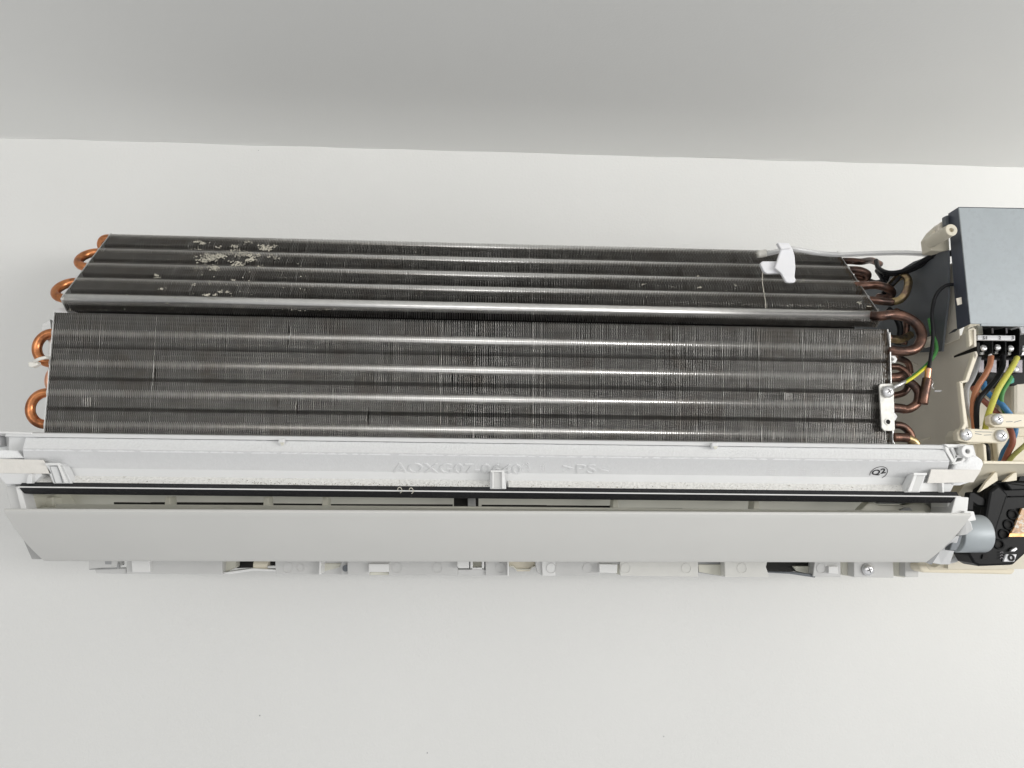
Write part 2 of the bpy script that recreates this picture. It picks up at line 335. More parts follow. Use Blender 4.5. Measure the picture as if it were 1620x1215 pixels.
# ---- right side copper, tarnished
def cu(part, pts, r, m='copper_dark', d=.175): return ptube('return_bend', pts, r, m, part, d, seg=16)
cu(up_part, [(1376, 500, .172), (1392, 500, .178), (1412, 498, .178), (1436, 503, .180), (1453, 516, .182), (1458, 534, .184), (1449, 551, .186), (1430, 556, .187), (1404, 554, .185)], 8.2, 'copper_dark', .18)
cu(up_part, [(1322, 427, .115), (1340, 427, .125), (1360, 428, .13), (1372, 434, .13), (1368, 441, .125), (1352, 437, .12)], 6.5, 'copper_dark', .13)
cu(up_part, [(1350, 452, .145), (1366, 452, .15), (1386, 451, .15), (1404, 456, .15), (1411, 464, .145), (1402, 472, .14), (1390, 470, .13)], 7, 'copper_dark', .15)
cu(up_part, [(1362, 475, .155), (1380, 475, .16), (1398, 477, .16), (1412, 478, .16)], 6.6, 'copper_dark', .16)
cu(up_part, [(1408, 478, .16), (1424, 474, .16), (1434, 461, .16), (1437, 445, .155), (1431, 437, .15), (1420, 440, .14), (1408, 452, .13)], 6.4, 'braze', .16)
cu(up_part, [(1392, 418, .10), (1378, 412, .11), (1362, 414, .12), (1345, 413, .12), (1320, 413, .11)], 5.5, 'copper_dark', .11)
cu(up_part, [(1418, 492, .15), (1432, 500, .14), (1434, 520, .14), (1430, 545, .14)], 5, 'copper_dark', .14)
cu(up_part, [(1405, 535, .165), (1425, 537, .16), (1440, 530, .15)], 6.5, 'braze', .16)
cu(lo_part, [(1405, 598, .182), (1420, 597, .182), (1428, 594, .18)], 8, 'copper_dark', .18)
cu(lo_part, [(1408, 580, .17), (1422, 581, .17), (1436, 591, .172), (1438, 606, .172), (1430, 621, .172), (1408, 627, .17)], 5.5, 'copper_dark', .17)
cu(lo_part, [(1424, 600, .18), (1441, 606, .182), (1453, 620, .184), (1451, 637, .184), (1440, 646, .184), (1428, 648, .184)], 7, 'copper_dark', .18)
cu(lo_part, [(1410, 645, .184), (1422, 646, .184), (1430, 647, .184)], 7.8, 'copper_dark', .184)
cu(lo_part, [(1413, 672, .18), (1427, 674, .18), (1438, 683, .18), (1443, 697, .18), (1440, 712, .18)], 6.3, 'copper_dark', .18)
cu(lo_part, [(1413, 692, .187), (1424, 692, .187), (1436, 693, .187)], 7.5, 'copper_dark', .187)
cu(lo_part, [(1434, 693, .186), (1446, 698, .186), (1452, 708, .186)], 6.5, 'braze', .186)
for pts_, r_s in (([(1388, 428, .12), (1396, 440, .13), (1400, 456, .135), (1396, 474, .13)], 4.5), ([(1398, 462, .14), (1412, 450, .15), (1424, 438, .15)], 3), ([(1404, 488, .15), (1416, 500, .15), (1424, 520, .15), (1420, 545, .15)], 5)):
    b_s = ptube('pipe_sleeve', pts_, r_s, 'w_black', AC, .14)
cu(lo_part, [(1400, 560, .15), (1420, 566, .15), (1436, 574, .148), (1440, 590, .145)], 5.5)
# end plate flange bits
MB().plate([(1407, 527), (1409, 525), (1411, 600), (1414, 700), (1412.5, 702), (1409, 600)], .1885, .004).build('coil_flange', 'galv', AC, bevel=.0003)
for yy in (568, 659): MB().plate([(1409, yy-5), (1416, yy-6), (1420, yy), (1417, yy+6), (1411, yy+5), (1415, yy)], .186, .003).build('retainer_hook', 'white2', AC, bevel=.0004)

# earth bracket with screw
o = MB().plate([(1391, 611), (1393, 607), (1411, 606.5), (1414, 609), (1416, 680), (1414, 682), (1399, 681.5), (1395, 677)], .1912, .0016).build('earth_bracket', 'zinc', AC, bevel=.0004)
cross_screw(o, 1404, 620, .1920, 10, .5)
c = P(1404.5, 667.5, .1913); MB().cyl(c, (0, -1, 0), .0019, .0003, 20).build('screw_hole', 'dark', o)
MB().ring(c, (0, -1, 0), .0024, .0018, .0005).build('hole_rim', 'zinc', o)

# ---- drain tray and its foam
TX0, TX1 = P(40, 693, .205)[0], P(1500, 702, .205)[0]
R0 = prof(693.5, .190); R1 = prof(694.5, .2075); R2 = prof(700.5, .2085); R3 = prof(701, .2040); R4 = prof(780, .200); R5 = prof(780, .17); R6 = prof(700, .17)
mb = MB(); mb.extr([R0, R1, R2, R3, R4, R5, R6], [TX0-.012]*7, [TX1]*7); tray = tilt(mb.build('drain_tray', 'white', AC, bevel=.0004))
# foam block: top band / face / lower band, uneven edges
fp = [prof(701.5, .2065), prof(720, .2155), prof(758, .1965), prof(759, .2040), prof(772, .2085), prof(774, .2030), prof(774, .198), prof(701.5, .198)]
F3 = prof(756.5, .1990)
def strip(name, A, B, pxL, pxR, m, nx=260, jag=.0003, th=.004, parent=None, jagA=None):
    """long band between profile points A (upper) and B (lower) with slightly ragged long edges; pxL=(top,bottom)"""
    A = np.array(A); B = np.array(B); V = []; Fs = []
    xa = [P(pxL[0], 740, -A[0])[0], P(pxL[1], 740, -B[0])[0]]; xb = [P(pxR[0], 740, -A[0])[0], P(pxR[1], 740, -B[0])[0]]
    nrmv = np.array((-(B-A)[1], (B-A)[0])); nrmv = nrmv/np.linalg.norm(nrmv)
    if nrmv[0] > 0: nrmv = -nrmv
    ny = 4
    for i in range(nx+1):
        u = i/nx
        for k in range(ny+1):
            v = k/ny; x = (xa[0]*(1-v)+xa[1]*v)*(1-u)+(xb[0]*(1-v)+xb[1]*v)*u
            vv = v+(random.gauss(0, jag)/np.linalg.norm(B-A) if k in (0, ny) and 0 < i < nx else 0)
            p = A+(B-A)*vv; V.append((x, p[0], p[1]))
    for i in range(nx):
        for k in range(ny): a = i*(ny+1)+k; Fs.append((a, a+1, a+ny+2, a+ny+1))
    n0 = len(V); V += [(x, y-nrmv[0]*th, z-nrmv[1]*th) for x, y, z in V]; Fs += [tuple(q+n0 for q in reversed(f)) for f in Fs]
    for i in range(nx):
        a = i*(ny+1); b = a+ny+1; Fs += [(a, b, b+n0, a+n0), (a+ny, a+ny+n0, b+ny+n0, b+ny)]
    for k in range(ny):
        Fs += [(k, k+n0, k+1+n0, k+1)]; q = nx*(ny+1)+k; Fs += [(q, q+1, q+1+n0, q+n0)]
    return tilt(obj(name, V, Fs, m, parent))
foam = strip('foam_insulation', fp[0], fp[1], (36, 33), (1495, 1503), 'foam', parent=tray, jag=.00008, th=.0012)
foam2 = strip('foam_insulation', fp[1], fp[2], (33, 42), (1503, 1492), 'shaded_foam_skin', parent=tray, jag=.00003, th=.0012)
foam3 = strip('foam_insulation', F3, fp[4], (46, 46), (788, 787), 'foam_dirty', parent=tray, jag=.0003, th=.0025)
foam4 = strip('foam_insulation', F3, fp[4], (804, 805), (1435, 1430), 'foam_dirty', parent=tray, jag=.0002, th=.0025)
# rim notches
for px, py in ((445, 699), (1131, 705)):
    mb = MB(); mb.plate([(px-5, py-5), (px+5, py-5), (px+4, py+2), (px+1, py+5), (px-3, py+5), (px-5, py+2)], .2125, .004); mb.build('rim_clip', 'white', tray, bevel=.0008)
    mb = MB(); mb.plate([(px-2, py+1), (px+5, py+1), (px+3, py+5.5), (px, py+6)], .2135, .0008); mb.build('clip_recess', 'inner', tray)
# rib brackets standing across the lower band
def slot_bracket(pts_out, inner, d):
    mb = MB(); mb.plate(pts_out, d, .008); o = mb.build('support_bracket', 'white', tray, bevel=.0006)
    for q in inner: MB().plate(q[0], d+q[1], .002).build('bracket_rib', q[2], tray, bevel=.0003)
slot_bracket([(776, 745), (798, 745), (801, 774), (775, 774)], [([(780, 747), (795, 747), (795, 772), (780, 772)], .0004, 'rail'), ([(778.5, 745), (781, 745), (781, 773), (778.5, 773)], .002, 'white2'), ([(793.5, 745), (796.5, 745), (797, 773), (794, 773)], .002, 'white2'), ([(776, 744), (798, 744), (798, 747), (776, 747)], .0024, 'white2')], .2105)
slot_bracket([(70, 733), (95, 733), (101, 738), (114, 765), (84, 765)], [([(78, 737), (92, 737), (100, 764), (86, 764)], .0004, 'shade_and_mark_grey'), ([(79, 738), (90, 738), (98, 764), (88, 764)], .0008, 'white'), ([(90, 735), (94, 736), (107, 764), (102, 764)], .003, 'white2'), ([(70, 732.5), (94, 732.5), (97, 736), (72, 736)], .003, 'white2')], .2105)
slot_bracket([(1446, 749), (1466, 749), (1456, 779), (1431, 779)], [([(1451, 752), (1463, 752), (1453, 778), (1440, 778)], .0004, 'rail'), ([(1446, 752), (1451, 752), (1442, 778), (1436, 778)], .003, 'white2'), ([(1446, 748), (1467, 748), (1466, 752), (1445, 752)], .003, 'white2')], .2105)
# embossed writing and stamp
A_, B_ = fp[1], fp[2]; nv = np.array((0, -(np.array(A_)-np.array(B_))[1], (np.array(A_)-np.array(B_))[0])); nv /= np.linalg.norm(nv)
if nv[1] > 0: nv = -nv
def face_place(x0, x1, y0, y1, slope=.012, shear=0):
    def f(u, v, h):
        px = x0+(x1-x0)*u+shear*v; py = y1+(y0-y1)*v+slope*(px-x0); return Pplane(px, py, A_, B_)+nv*h
    return f
text_obj('embossed_writing', 'AOXG07-0640', face_place(622, 825, 732, 747), 'shaded_foam_skin', tray, .0006, bevel=0)
text_obj('embossed_writing', '>PS<', face_place(891, 963, 734, 748), 'shaded_foam_skin', tray, .0006)
mb = MB()
for k in range(14):
    px, py = 826+random.random()*11, 733+random.random()*12; mb.cyl(Pplane(px, py, A_, B_)-nv*.0001, nv, .00045, .0006, 8)
for i in range(3):
    for k in range(3): mb.cyl(Pplane(855+i*4, 737+k*3.4, A_, B_)-nv*.0001, nv, .0004, .0005, 8)
mb.build('embossed_dots', 'shaded_foam_skin', tray)
for px in (1215, 1265, 1318):
    mb = MB()
    for i in range(4):
        for k in range(3): mb.cyl(Pplane(px+i*3.6, 743+k*3.6, A_, B_)-nv*.0001, nv, .0004, .00045, 8)
    mb.build('embossed_dots', 'shaded_foam_skin', tray)
text_obj('ink_stamp', 'Q2', lambda u, v, h: Pplane(1379+22*u, 753.5-8*v-4*u-1.5*v, A_, B_)+nv*(h+.0002), 'ink', tray, .0001, offset=.02)
cs = Pplane(1390, 748, A_, B_); ring = []
for a in np.linspace(-2.6, 3.2, 40): ring.append(Pplane(1390+14*math.cos(a), 748-9.5*math.sin(a)-2.6*math.cos(a)*1.2, A_, B_)+nv*.0002)
tube('ink_stamp', ring, .0002, 'ink', tray, n=1, seg=6)

# left end of the tray
MB().plate([(-6, 683), (48, 684.5), (38, 701), (36, 712), (-8, 712)], .198, .03).build('tray_end', 'white', AC, bevel=.0005)
MB().plate([(-8, 682), (50, 684), (50, 687), (-8, 685.5)], .209, .012).build('tray_end', 'white2', AC, bevel=.0004)
MB().plate([(-10, 688), (0, 689), (2, 705), (-10, 707)], .204, .01).build('tray_end', 'shade_and_mark_grey', AC, bevel=.0005)
MB().plate([(-8, 711.5), (27, 712), (33, 719), (38, 725), (-8, 726)], .209, .02).build('foam_insulation', 'foam', tray, bevel=.0008)
MB().plate([(-8, 725.5), (68, 727.5), (82, 749.5), (-2, 748.5)], .2105, .0008).build('tape_strip', 'tape', tray, bevel=.0002)
MB().plate([(-8, 726), (60, 727), (66, 752), (52, 766), (8, 766), (-4, 752)], .2095, .02).build('tray_end', 'white', AC, bevel=.0006)
MB().plate([(44, 750), (51, 750), (50, 765), (41, 765)], .213, .004).build('bracket_rib', 'white', tray, bevel=.0005)
# right end of the tray: screw boss, webs, foam lump, tape
MB().plate([(1495, 703), (1540, 704), (1546, 725), (1534, 737), (1512, 741), (1501, 722)], .196, .02).build('tray_end', 'white', AC, bevel=.0006)
for q in ([(1494, 702.5), (1530, 703), (1530, 708), (1500, 708)], [(1504, 708), (1509, 708), (1515, 723), (1511, 727)], [(1511, 720), (1527, 719), (1527, 724), (1510, 725)],
          [(1511, 724), (1515, 724), (1510, 734), (1506, 734)], [(1508, 731), (1521, 729), (1524, 724), (1528, 726), (1523, 733), (1508, 735)], [(1495, 706), (1500, 708), (1510, 727), (1507, 732), (1497, 715)]):
    MB().plate(q, .2095, .014).build('boss_web', 'white2', AC, bevel=.0004)
for q in ([(1509, 709), (1523, 709), (1525, 720), (1514, 720)], [(1513, 724), (1525, 724), (1521, 730), (1510, 731)]): MB().plate(q, .2040, .003).build('boss_recess_shade', 'shade_and_mark_grey', AC)  # grey plates carry the shade of the boss recesses
c = P(1531, 714, .214); o = MB().ring(c, (0, 1, 0), .0046, .0017, .016).build('screw_boss', 'white2', AC, bevel=.0004)
MB().cyl(c+(0, .004, 0), (0, 1, 0), .0018, .002).build('boss_bore', 'slate', o)
MB().plate([(1507, 742), (1511, 732), (1527, 731), (1533, 722), (1545, 720), (1555, 727), (1557, 735), (1549, 752), (1536, 763), (1520, 768), (1506, 768)], .206, .012).build('foam_insulation', 'foam', tray, bevel=.0016)
MB().plate([(1473.5, 742.5), (1553, 743), (1540, 763), (1467, 764.5)], .2115, .0009).build('tape_strip', 'tape', tray, bevel=.0002)
MB().plate([(1455, 763), (1492, 764), (1484, 779), (1452, 779)], .2085, .008).build('tray_end', 'white2', AC, bevel=.0004)
MB().plate([(1490, 764), (1494, 764), (1494, 779), (1491, 779)], .214, .012).build('boss_web', 'white2', AC, bevel=.0003)
MB().plate([(1493, 765), (1511, 764), (1504, 778), (1494, 779)], .205, .006).build('tray_end', 'white', AC, bevel=.0004)

# ---- outlet: black seals, white lip, throat, vanes
tilt(MB().extr([prof(770.3, .2090), prof(776.5, .2115), prof(777, .20), prof(772, .195)], P(36, 770, .208)[0], P(1512, 780, .208)[0]).build('felt_seal', 'seal', AC))
lip = tilt(MB().extr([prof(776.8, .2125), prof(778.8, .2130), prof(779, .196), prof(777.2, .196)], P(31, 770, .21)[0], P(1516, 780, .21)[0]).build('outlet_lip', 'white2', AC, bevel=.0002))
tilt(MB().extr([prof(779.1, .2122), prof(788, .2065), prof(788.6, .197), prof(779.6, .197)], P(34, 770, .21)[0], P(1508, 780, .21)[0]).build('felt_seal', 'seal', AC))
mb = MB(); TH0, TH1 = P(52, 800, .19)[0], P(1505, 800, .19)[0]
mb.extr([prof(784, .196), prof(786, .150), prof(801, .140), prof(830, .120), prof(830, .115), prof(784, .13)], TH0, TH1); throat = mb.build('outlet_throat', 'inner', AC)
for x0, x1, y0, y1 in ((180, 238, 793, 796), (238, 420, 793, 798), (424, 512, 795, 798), (518, 716, 796, 799), (762, 865, 797, 799), (865, 972, 798, 802), (979, 1080, 802, 805), (1080, 1190, 804, 807), (1202, 1365, 805, 809)):
    MB().plate([(x0, y0+1.5), (x1, y0+2.1), (x1, y1+8), (x0, y1+8)], .158, .004).build('air_slot', 'dark', throat)
for x in (265, 421, 514, 974, 1197):
    MB().plate([(x-3.5, 786), (x+3.5, 786), (x+5, 800+(x/1500)*8), (x-5, 800+(x/1500)*8)], .170, .012).build('throat_rib', 'inner', throat, bevel=.0005)
MB().plate([(718, 786), (757, 786), (757, 806), (718, 806)], .165, .004).build('air_slot', 'dark', throat)
MB().plate([(740, 787), (752, 787), (753, 806), (740, 806)], .170, .006).build('throat_rib', 'shade_and_mark_grey', throat, bevel=.0005)
MB().plate([(60, 792), (72, 787), (84, 786), (84, 800), (88, 804), (60, 807)], .180, .012).build('throat_rib', 'inner', throat, bevel=.0008)
MB().plate([(60, 801), (88, 802), (88, 806), (60, 806)], .186, .01).build('throat_rib', 'inner', throat, bevel=.0005)
MB().plate([(1362, 806), (1374, 795), (1378, 793), (1390, 799), (1432, 799), (1446, 795), (1462, 795), (1472, 802), (1478, 816), (1362, 816)], .176, .01).build('vane_bearing', 'inner', throat, bevel=.001)
MB().plate([(1378, 790), (1386, 793), (1392, 797), (1430, 797), (1440, 793), (1445, 788)], .172, .006).build('throat_rib', 'shade_and_mark_grey', throat, bevel=.0005)
MB().plate([(1425, 806), (1432, 803), (1440, 803), (1446, 810), (1425, 811)], .178, .004).build('throat_rib', 'shade_and_mark_grey', throat, bevel=.0005)
# inner vane, seen as a grey edge over the flap
i0 = P(85, 797, .200); i1 = P(1463, 809, .200)
v = MB(); v.prism([P(88, 797, .205), P(760, 801, .205), P(1463, 808, .205), P(1463, 830, .175), P(760, 828, .175), P(82, 826, .175)],
                  [P(88, 797, .205)+(0, .002, -.0006), P(760, 801, .205)+(0, .002, -.0006), P(1463, 808, .205)+(0, .002, -.0006), P(1463, 830, .172)+(0, .002, -.002), P(760, 828, .172)+(0, .002, -.002), P(82, 826, .172)+(0, .002, -.002)])
v.build('inner_vane', 'inner', AC, bevel=.0003)
# side cheeks of the outlet
MB().plate([(8, 770), (24, 768), (31, 779), (38, 812), (44, 830), (22, 830)], .205, .03).build('outlet_cheek', 'rail', AC, bevel=.0006)
MB().plate([(24, 769), (33, 772), (46, 820), (36, 820)], .209, .012).build('outlet_cheek', 'white2', AC, bevel=.0005)
MB().side([(42, 782), (124, 782), (124, 812), (48, 830)], P(42, 785, .2)[0], .002).build('outlet_cheek', 'inner', AC)  # shade on this white cheek is put into its duller colour
MB().plate([(34, 848, .190), (50, 884.5, .170), (84, 885, .168), (60, 855, .188)], .18, .02).build('outlet_cheek', 'cheek_shade', AC, bevel=.0004)
MB().plate([(1500, 782, .208), (1508, 782, .208), (1507, 818, .20), (1499, 818, .20)], .208, .02).build('outlet_cheek', 'white2', AC, bevel=.0004)
MB().plate([(1507, 784), (1511, 784), (1504, 818), (1500, 818)], .2035, .01).build('outlet_cheek', 'inner', AC, bevel=.0004)
MB().plate([(1512, 785), (1533, 787), (1531, 808), (1532, 822), (1502, 822)], .209, .025).build('outlet_cheek', 'white2', AC, bevel=.0006)
MB().plate([(1525, 808), (1541, 809), (1545, 823), (1534, 825), (1525, 822)], .212, .02).build('outlet_cheek', 'white2', AC, bevel=.0006)
MB().side([(1440, 784), (1505, 782), (1500, 822), (1440, 822)], P(1506, 790, .2)[0], .002).build('outlet_cheek', 'shade_and_mark_grey', AC)

# air flap: rises towards the room, faces down
FA, FB = prof(811.5, .221), prof(889, .172)
n = 14; V = []; Fs = []; A0 = np.array(FA); B0 = np.array(FB); xl = (P(4, 813, .221)[0], P(70, 885, .172)[0]); xr = (P(1538, 818, .221)[0], P(1466, 893, .172)[0])
nf = np.array(((B0-A0)[1], -(B0-A0)[0])); nf /= np.linalg.norm(nf)
if nf[0] > 0: nf = -nf
for i in range(n+1):
    u = i/n; b = .0022*math.sin(math.pi*u); p = A0+(B0-A0)*u+nf*b
    V += [(xl[0]+(xl[1]-xl[0])*u**1.0, *p), (xr[0]+(xr[1]-xr[0])*u**1.1, *p)]
m0 = len(V); V += [(x, y-nf[0]*.0022, z-nf[1]*.0022) for x, y, z in V]
for i in range(n): a = 2*i; Fs += [(a, a+1, a+3, a+2), (m0+a, m0+a+2, m0+a+3, m0+a+1), (a, a+2, m0+a+2, m0+a), (a+1, m0+a+1, m0+a+3, a+3)]
Fs += [(0, m0, m0+1, 1), (2*n, 2*n+1, m0+2*n+1, m0+2*n)]
flap = obj('air_flap', V, Fs, 'flap', AC, smooth=False, bevel=.0005)
for i, p in enumerate(flap.data.polygons): p.use_smooth = len(p.vertices) == 4 and p.area > .0005
MB().plate([(1530, 822, .212), (1537, 826, .210), (1540, 838, .205), (1530, 846, .200), (1516, 848, .195), (1526, 828, .208)], .21, .006).build('flap_arm', 'white2', AC, bevel=.0008)
MB().plate([(1512, 848, .195), (1518, 848, .195), (1503, 893, .165), (1488, 893, .165), (1470, 889, .168), (1484, 876, .175)], .19, .008).build('flap_arm', 'white', AC, bevel=.0005)
MB().plate([(1466, 890, .1695), (1487, 873, .1765), (1474, 893, .1690)], .17, .003).build('flap_arm', 'shade_and_mark_grey', AC)  # grey triangle painted in for shade on the white arm
MB().plate([(1500, 893), (1518, 870), (1560, 862), (1552, 872), (1512, 890)], .150, .01).build('outlet_cheek', 'white', AC, bevel=.0005)
# vane motor
c = P(1512, 844, .165); e = P(1540, 844, .165); c = P(1508, 844, .174); mo = MB().cyl(c, (1, 0, 0), 29.5/F*.546, .0235, 48).build('vane_motor', 'motor', AC, bevel=.0008)
mo.data.polygons.foreach_set('use_smooth', [len(p.vertices) == 4 for p in mo.data.polygons])
MB().plate([(1509, 850), (1523, 846), (1519, 862), (1513, 872), (1502, 871)], .188, .006).build('motor_plug', 'slate', mo, bevel=.0006)

# ---- lower chassis edge under the flap
DB = .09
def sp(pts, m='rail', d=DB, th=.012, name='lower_rail', parent=None, bev=.0005): return MB().plate(pts, d, th).build(name, m, parent or AC, bevel=bev)
rail = sp([(200, 880), (352, 880), (352, 908.5), (200, 908)])
sp([(140, 880), (186, 880), (186, 896), (140, 901)], 'rail', .094); sp([(141, 900.5), (184, 898), (187, 890), (188.5, 899), (141, 901.6)], 'shade_and_mark_grey', .0945, .003)
sp([(166, 880), (176, 880), (176, 893), (166, 893)], 'shade_and_mark_grey', .0945, .003); sp([(150, 901), (200, 899), (200, 908), (152, 907)], 'rail', .088)
sp([(207, 880), (237, 880), (237, 905), (209, 905)], 'white2', .0935, .01)
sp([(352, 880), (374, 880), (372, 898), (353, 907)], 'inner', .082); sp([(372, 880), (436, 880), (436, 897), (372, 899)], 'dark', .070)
o = MB().cyl(P(403, 893, .085), (1, 0, 0), .0042, .012, 20).build('rail_spindle', 'cream', AC)
sp([(352, 906), (400, 899), (436, 901), (436, 904), (400, 903), (360, 909)], 'white2', .09); sp([(423, 895), (436, 895), (436, 899), (423, 899)], 'rail', .09, .004)
sp([(435, 880), (505, 880), (505, 909), (436, 908)]); sp([(505, 880), (508, 880), (507, 909), (504, 909)], 'white2', .097, .02)
sp([(507, 880), (545, 880), (542, 909), (507, 909)], 'rail', .080, .004); sp([(507, 891), (540, 891), (536, 898), (508, 905)], 'inner', .0808, .0015)
sp([(540, 880), (550, 880), (550, 909), (540, 909)], 'rail', .086); o = MB().cyl(P(547, 899, .088), (0, -1, 0), .0028, .0006).build('ejector_mark', 'slate', AC)
sp([(549.5, 880), (584, 880), (584, 909.5), (549.5, 909.5)]); sp([(583, 892), (615, 892), (615, 905), (583, 905)], 'white2', .094); sp([(583, 905), (615, 905), (615, 910), (583, 910)], 'inner', .084)
sp([(583, 880), (615, 880), (615, 892), (583, 892)], 'rail'); sp([(615, 880), (724, 880), (724, 910), (615, 910)]); sp([(724, 901), (768, 901), (768, 910), (724, 910)], 'rail', .088)
sp([(724, 880), (742, 880), (742, 899), (726, 899), (723, 896)], 'white2', .096, .006); sp([(742, 880), (770, 880), (770, 902), (742, 902)], 'shade_and_mark_grey', .084, .004)
for q in ([(744, 880), (748, 880), (748, 901), (744, 901)], [(762, 880), (766, 880), (766, 901), (762, 901)], [(744, 898), (766, 898), (766, 901), (744, 901)]): sp(q, 'white2', .096, .008)
sp([(748, 880), (762, 880), (762, 898), (748, 898)], 'inner', .088, .004)
sp([(768, 880), (803, 880), (803, 910.5), (768, 910.5)]); sp([(802.5, 880), (805, 880), (805, 911), (802.5, 911)], 'white2', .097, .02)
sp([(805, 880), (850, 880), (850, 896), (842, 898), (838, 904), (818, 904), (813, 898), (805, 896)], 'cream', .078, .006); sp([(816, 902), (838, 902), (842, 897), (849, 896), (849, 893), (836, 900), (818, 900), (812, 895), (806, 894), (806, 897), (812, 898)], 'inner', .080, .004)
sp([(846, 880), (858, 880), (858, 911), (850, 906), (848, 897)], 'rail', .088)
sp([(857, 880), (879, 880), (879, 911), (858, 911)], 'white2'); sp([(879, 880), (948, 880), (948, 910), (879, 910)], 'rail', .088)
sp([(948, 892), (977, 893), (976, 907), (948, 906)], 'white2', .094); sp([(948, 880), (982, 880), (982, 893), (948, 893)], 'rail', .088); sp([(972, 893), (982, 893), (982, 910), (975, 908)], 'inner', .086)
sp([(981, 880), (1105, 880), (1104.5, 912.5), (981, 911)], 'gloss', .091)
sp([(1105, 880), (1148, 880), (1146, 912.5), (1105, 906)], 'shade_and_mark_grey', .078, .004); sp([(1105, 893), (1140, 893), (1145, 912), (1106, 905)], 'inner', .0795, .0012)
sp([(1146, 880), (1216, 880), (1212, 897), (1216, 909), (1217, 913), (1147, 913)], 'gloss', .091)
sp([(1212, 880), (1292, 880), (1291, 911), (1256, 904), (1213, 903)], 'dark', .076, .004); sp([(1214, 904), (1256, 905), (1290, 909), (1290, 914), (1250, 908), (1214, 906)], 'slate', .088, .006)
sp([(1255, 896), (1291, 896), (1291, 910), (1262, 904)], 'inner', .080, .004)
sp([(1290, 880), (1330, 880), (1330, 913), (1286, 912)], 'rail'); sp([(1311, 896), (1326, 896), (1326, 908), (1311, 907)], 'white2', .093)
sp([(1329, 880), (1352, 880), (1351, 913), (1334, 910)], 'inner', .080); sp([(1351, 880), (1413, 880), (1414, 914), (1351, 913)], 'rail', .091)
sp([(1413, 880), (1433, 880), (1432, 914), (1419, 912)], 'inner', .082); sp([(1432, 880), (1454, 880), (1453, 913), (1432, 913)], 'rail', .091)
cross_screw(AC, 1372.5, 901, .0915, 9.5, .3)
for px in (455, 475, 628, 692, 792, 872, 930, 990, 1086, 1174, 1300, 1395, 1443):
    py = 898+px*.001; rr = 8 if px not in (475,) else 6
    dd = {930: .088, 990: .091, 1086: .091, 1174: .091}.get(px, DB)
    MB().ring(P(px, py, dd+.0004), (0, 1, 0), rr/F*.63, (rr-1)/F*.63, .0008, 28).build('ejector_mark', 'gloss' if 980 < px < 1200 else 'rail', AC)

# ---- right hand side chassis
XP = P(1541, 580, .200)[0]            # plane of the partition that closes the electrical bay
mb = MB()
part_poly = [(1541, 521), (1541.5, 548), (1506, 563), (1506, 567), (1542, 556), (1544, 562), (1529, 603), (1518, 605), (1529, 676), (1523, 684), (1528, 735), (1320, 738), (1325, 560), (1395, 556), (1440, 548), (1500, 540)]
mb.side(part_poly, XP, .0016); mb.build('partition_panel', 'beige', AC)
MB().side([(1500, 560), (1546, 542), (1546, 560), (1500, 572)], XP+.0030, .002).build('slot_shadow_gap', 'dark', AC)
MB().side([(1340, 452), (1404, 440), (1445, 414), (1484, 400), (1500, 396), (1500, 470), (1490, 556), (1340, 562)], XP-.008, .0016).build('rear_shield', 'slate', AC)
MB().side([(1478, 430), (1506, 416), (1518, 536), (1488, 548)], XP-.002, .001).build('partition_panel', 'beige', AC, bevel=.0005)
# bright front edge of the partition
for q in ([(1532, 521), (1541, 516.5), (1545, 525), (1544, 541), (1534, 549)], [(1541, 556), (1545, 556), (1546, 565), (1533, 601), (1529, 603), (1527, 601), (1540, 563)], [(1518, 604), (1523, 603), (1531, 672), (1527, 680), (1521, 678), (1525, 670)], [(1517, 604), (1530, 600), (1532, 604), (1520, 607)]):
    MB().plate(q, .2015, .004).build('partition_edge', 'cream2', AC, bevel=.0006)
# rear lower moulding details
MB().plate([(1479, 617), (1490, 617), (1490, 620), (1479, 620)], .165, .001).build('light_slot', 'label', AC, bevel=.0003)
MB().plate([(1470, 536), (1488, 522), (1492, 530), (1488, 540), (1474, 548)], .168, .01).build('mounting_boss', 'beige', AC, bevel=.001)
# small arc rib
ptube('moulded_rib', [(1425, 580, .13), (1438, 574, .13), (1450, 577, .13), (1458, 590, .13)], 1.6, 'beige', AC, .13)
ptube('moulded_rib', [(1440, 700, .14), (1480, 692, .14), (1516, 688, .15)], 1.5, 'beige', AC, .14)
# tall screw boss above the coil end
c0 = P(1505.5, 363.5, .215); MB().ring(c0, (.01, 1, -.02), 10.5/F*.505, 3.6/F*.505, .026, 28).build('screw_boss', 'cream', AC, bevel=.0006)
MB().cyl(c0+(0, .003, 0), (0, 1, 0), .0017, .002).build('boss_bore', 'beige', AC)
MB().plate([(1470, 375), (1479, 362), (1492, 350), (1500, 346), (1503, 395), (1500, 398), (1473, 396)], .186, .012).build('chassis_bracket', 'cream', AC, bevel=.001)
MB().plate([(1484, 357), (1496, 347), (1500, 346), (1500, 372), (1484, 372)], .190, .008).build('chassis_bracket', 'beige', AC, bevel=.001)
MB().plate([(1477, 408), (1502, 404), (1504, 418), (1480, 420)], .165, .02).build('chassis_bracket', 'beige', AC, bevel=.003)

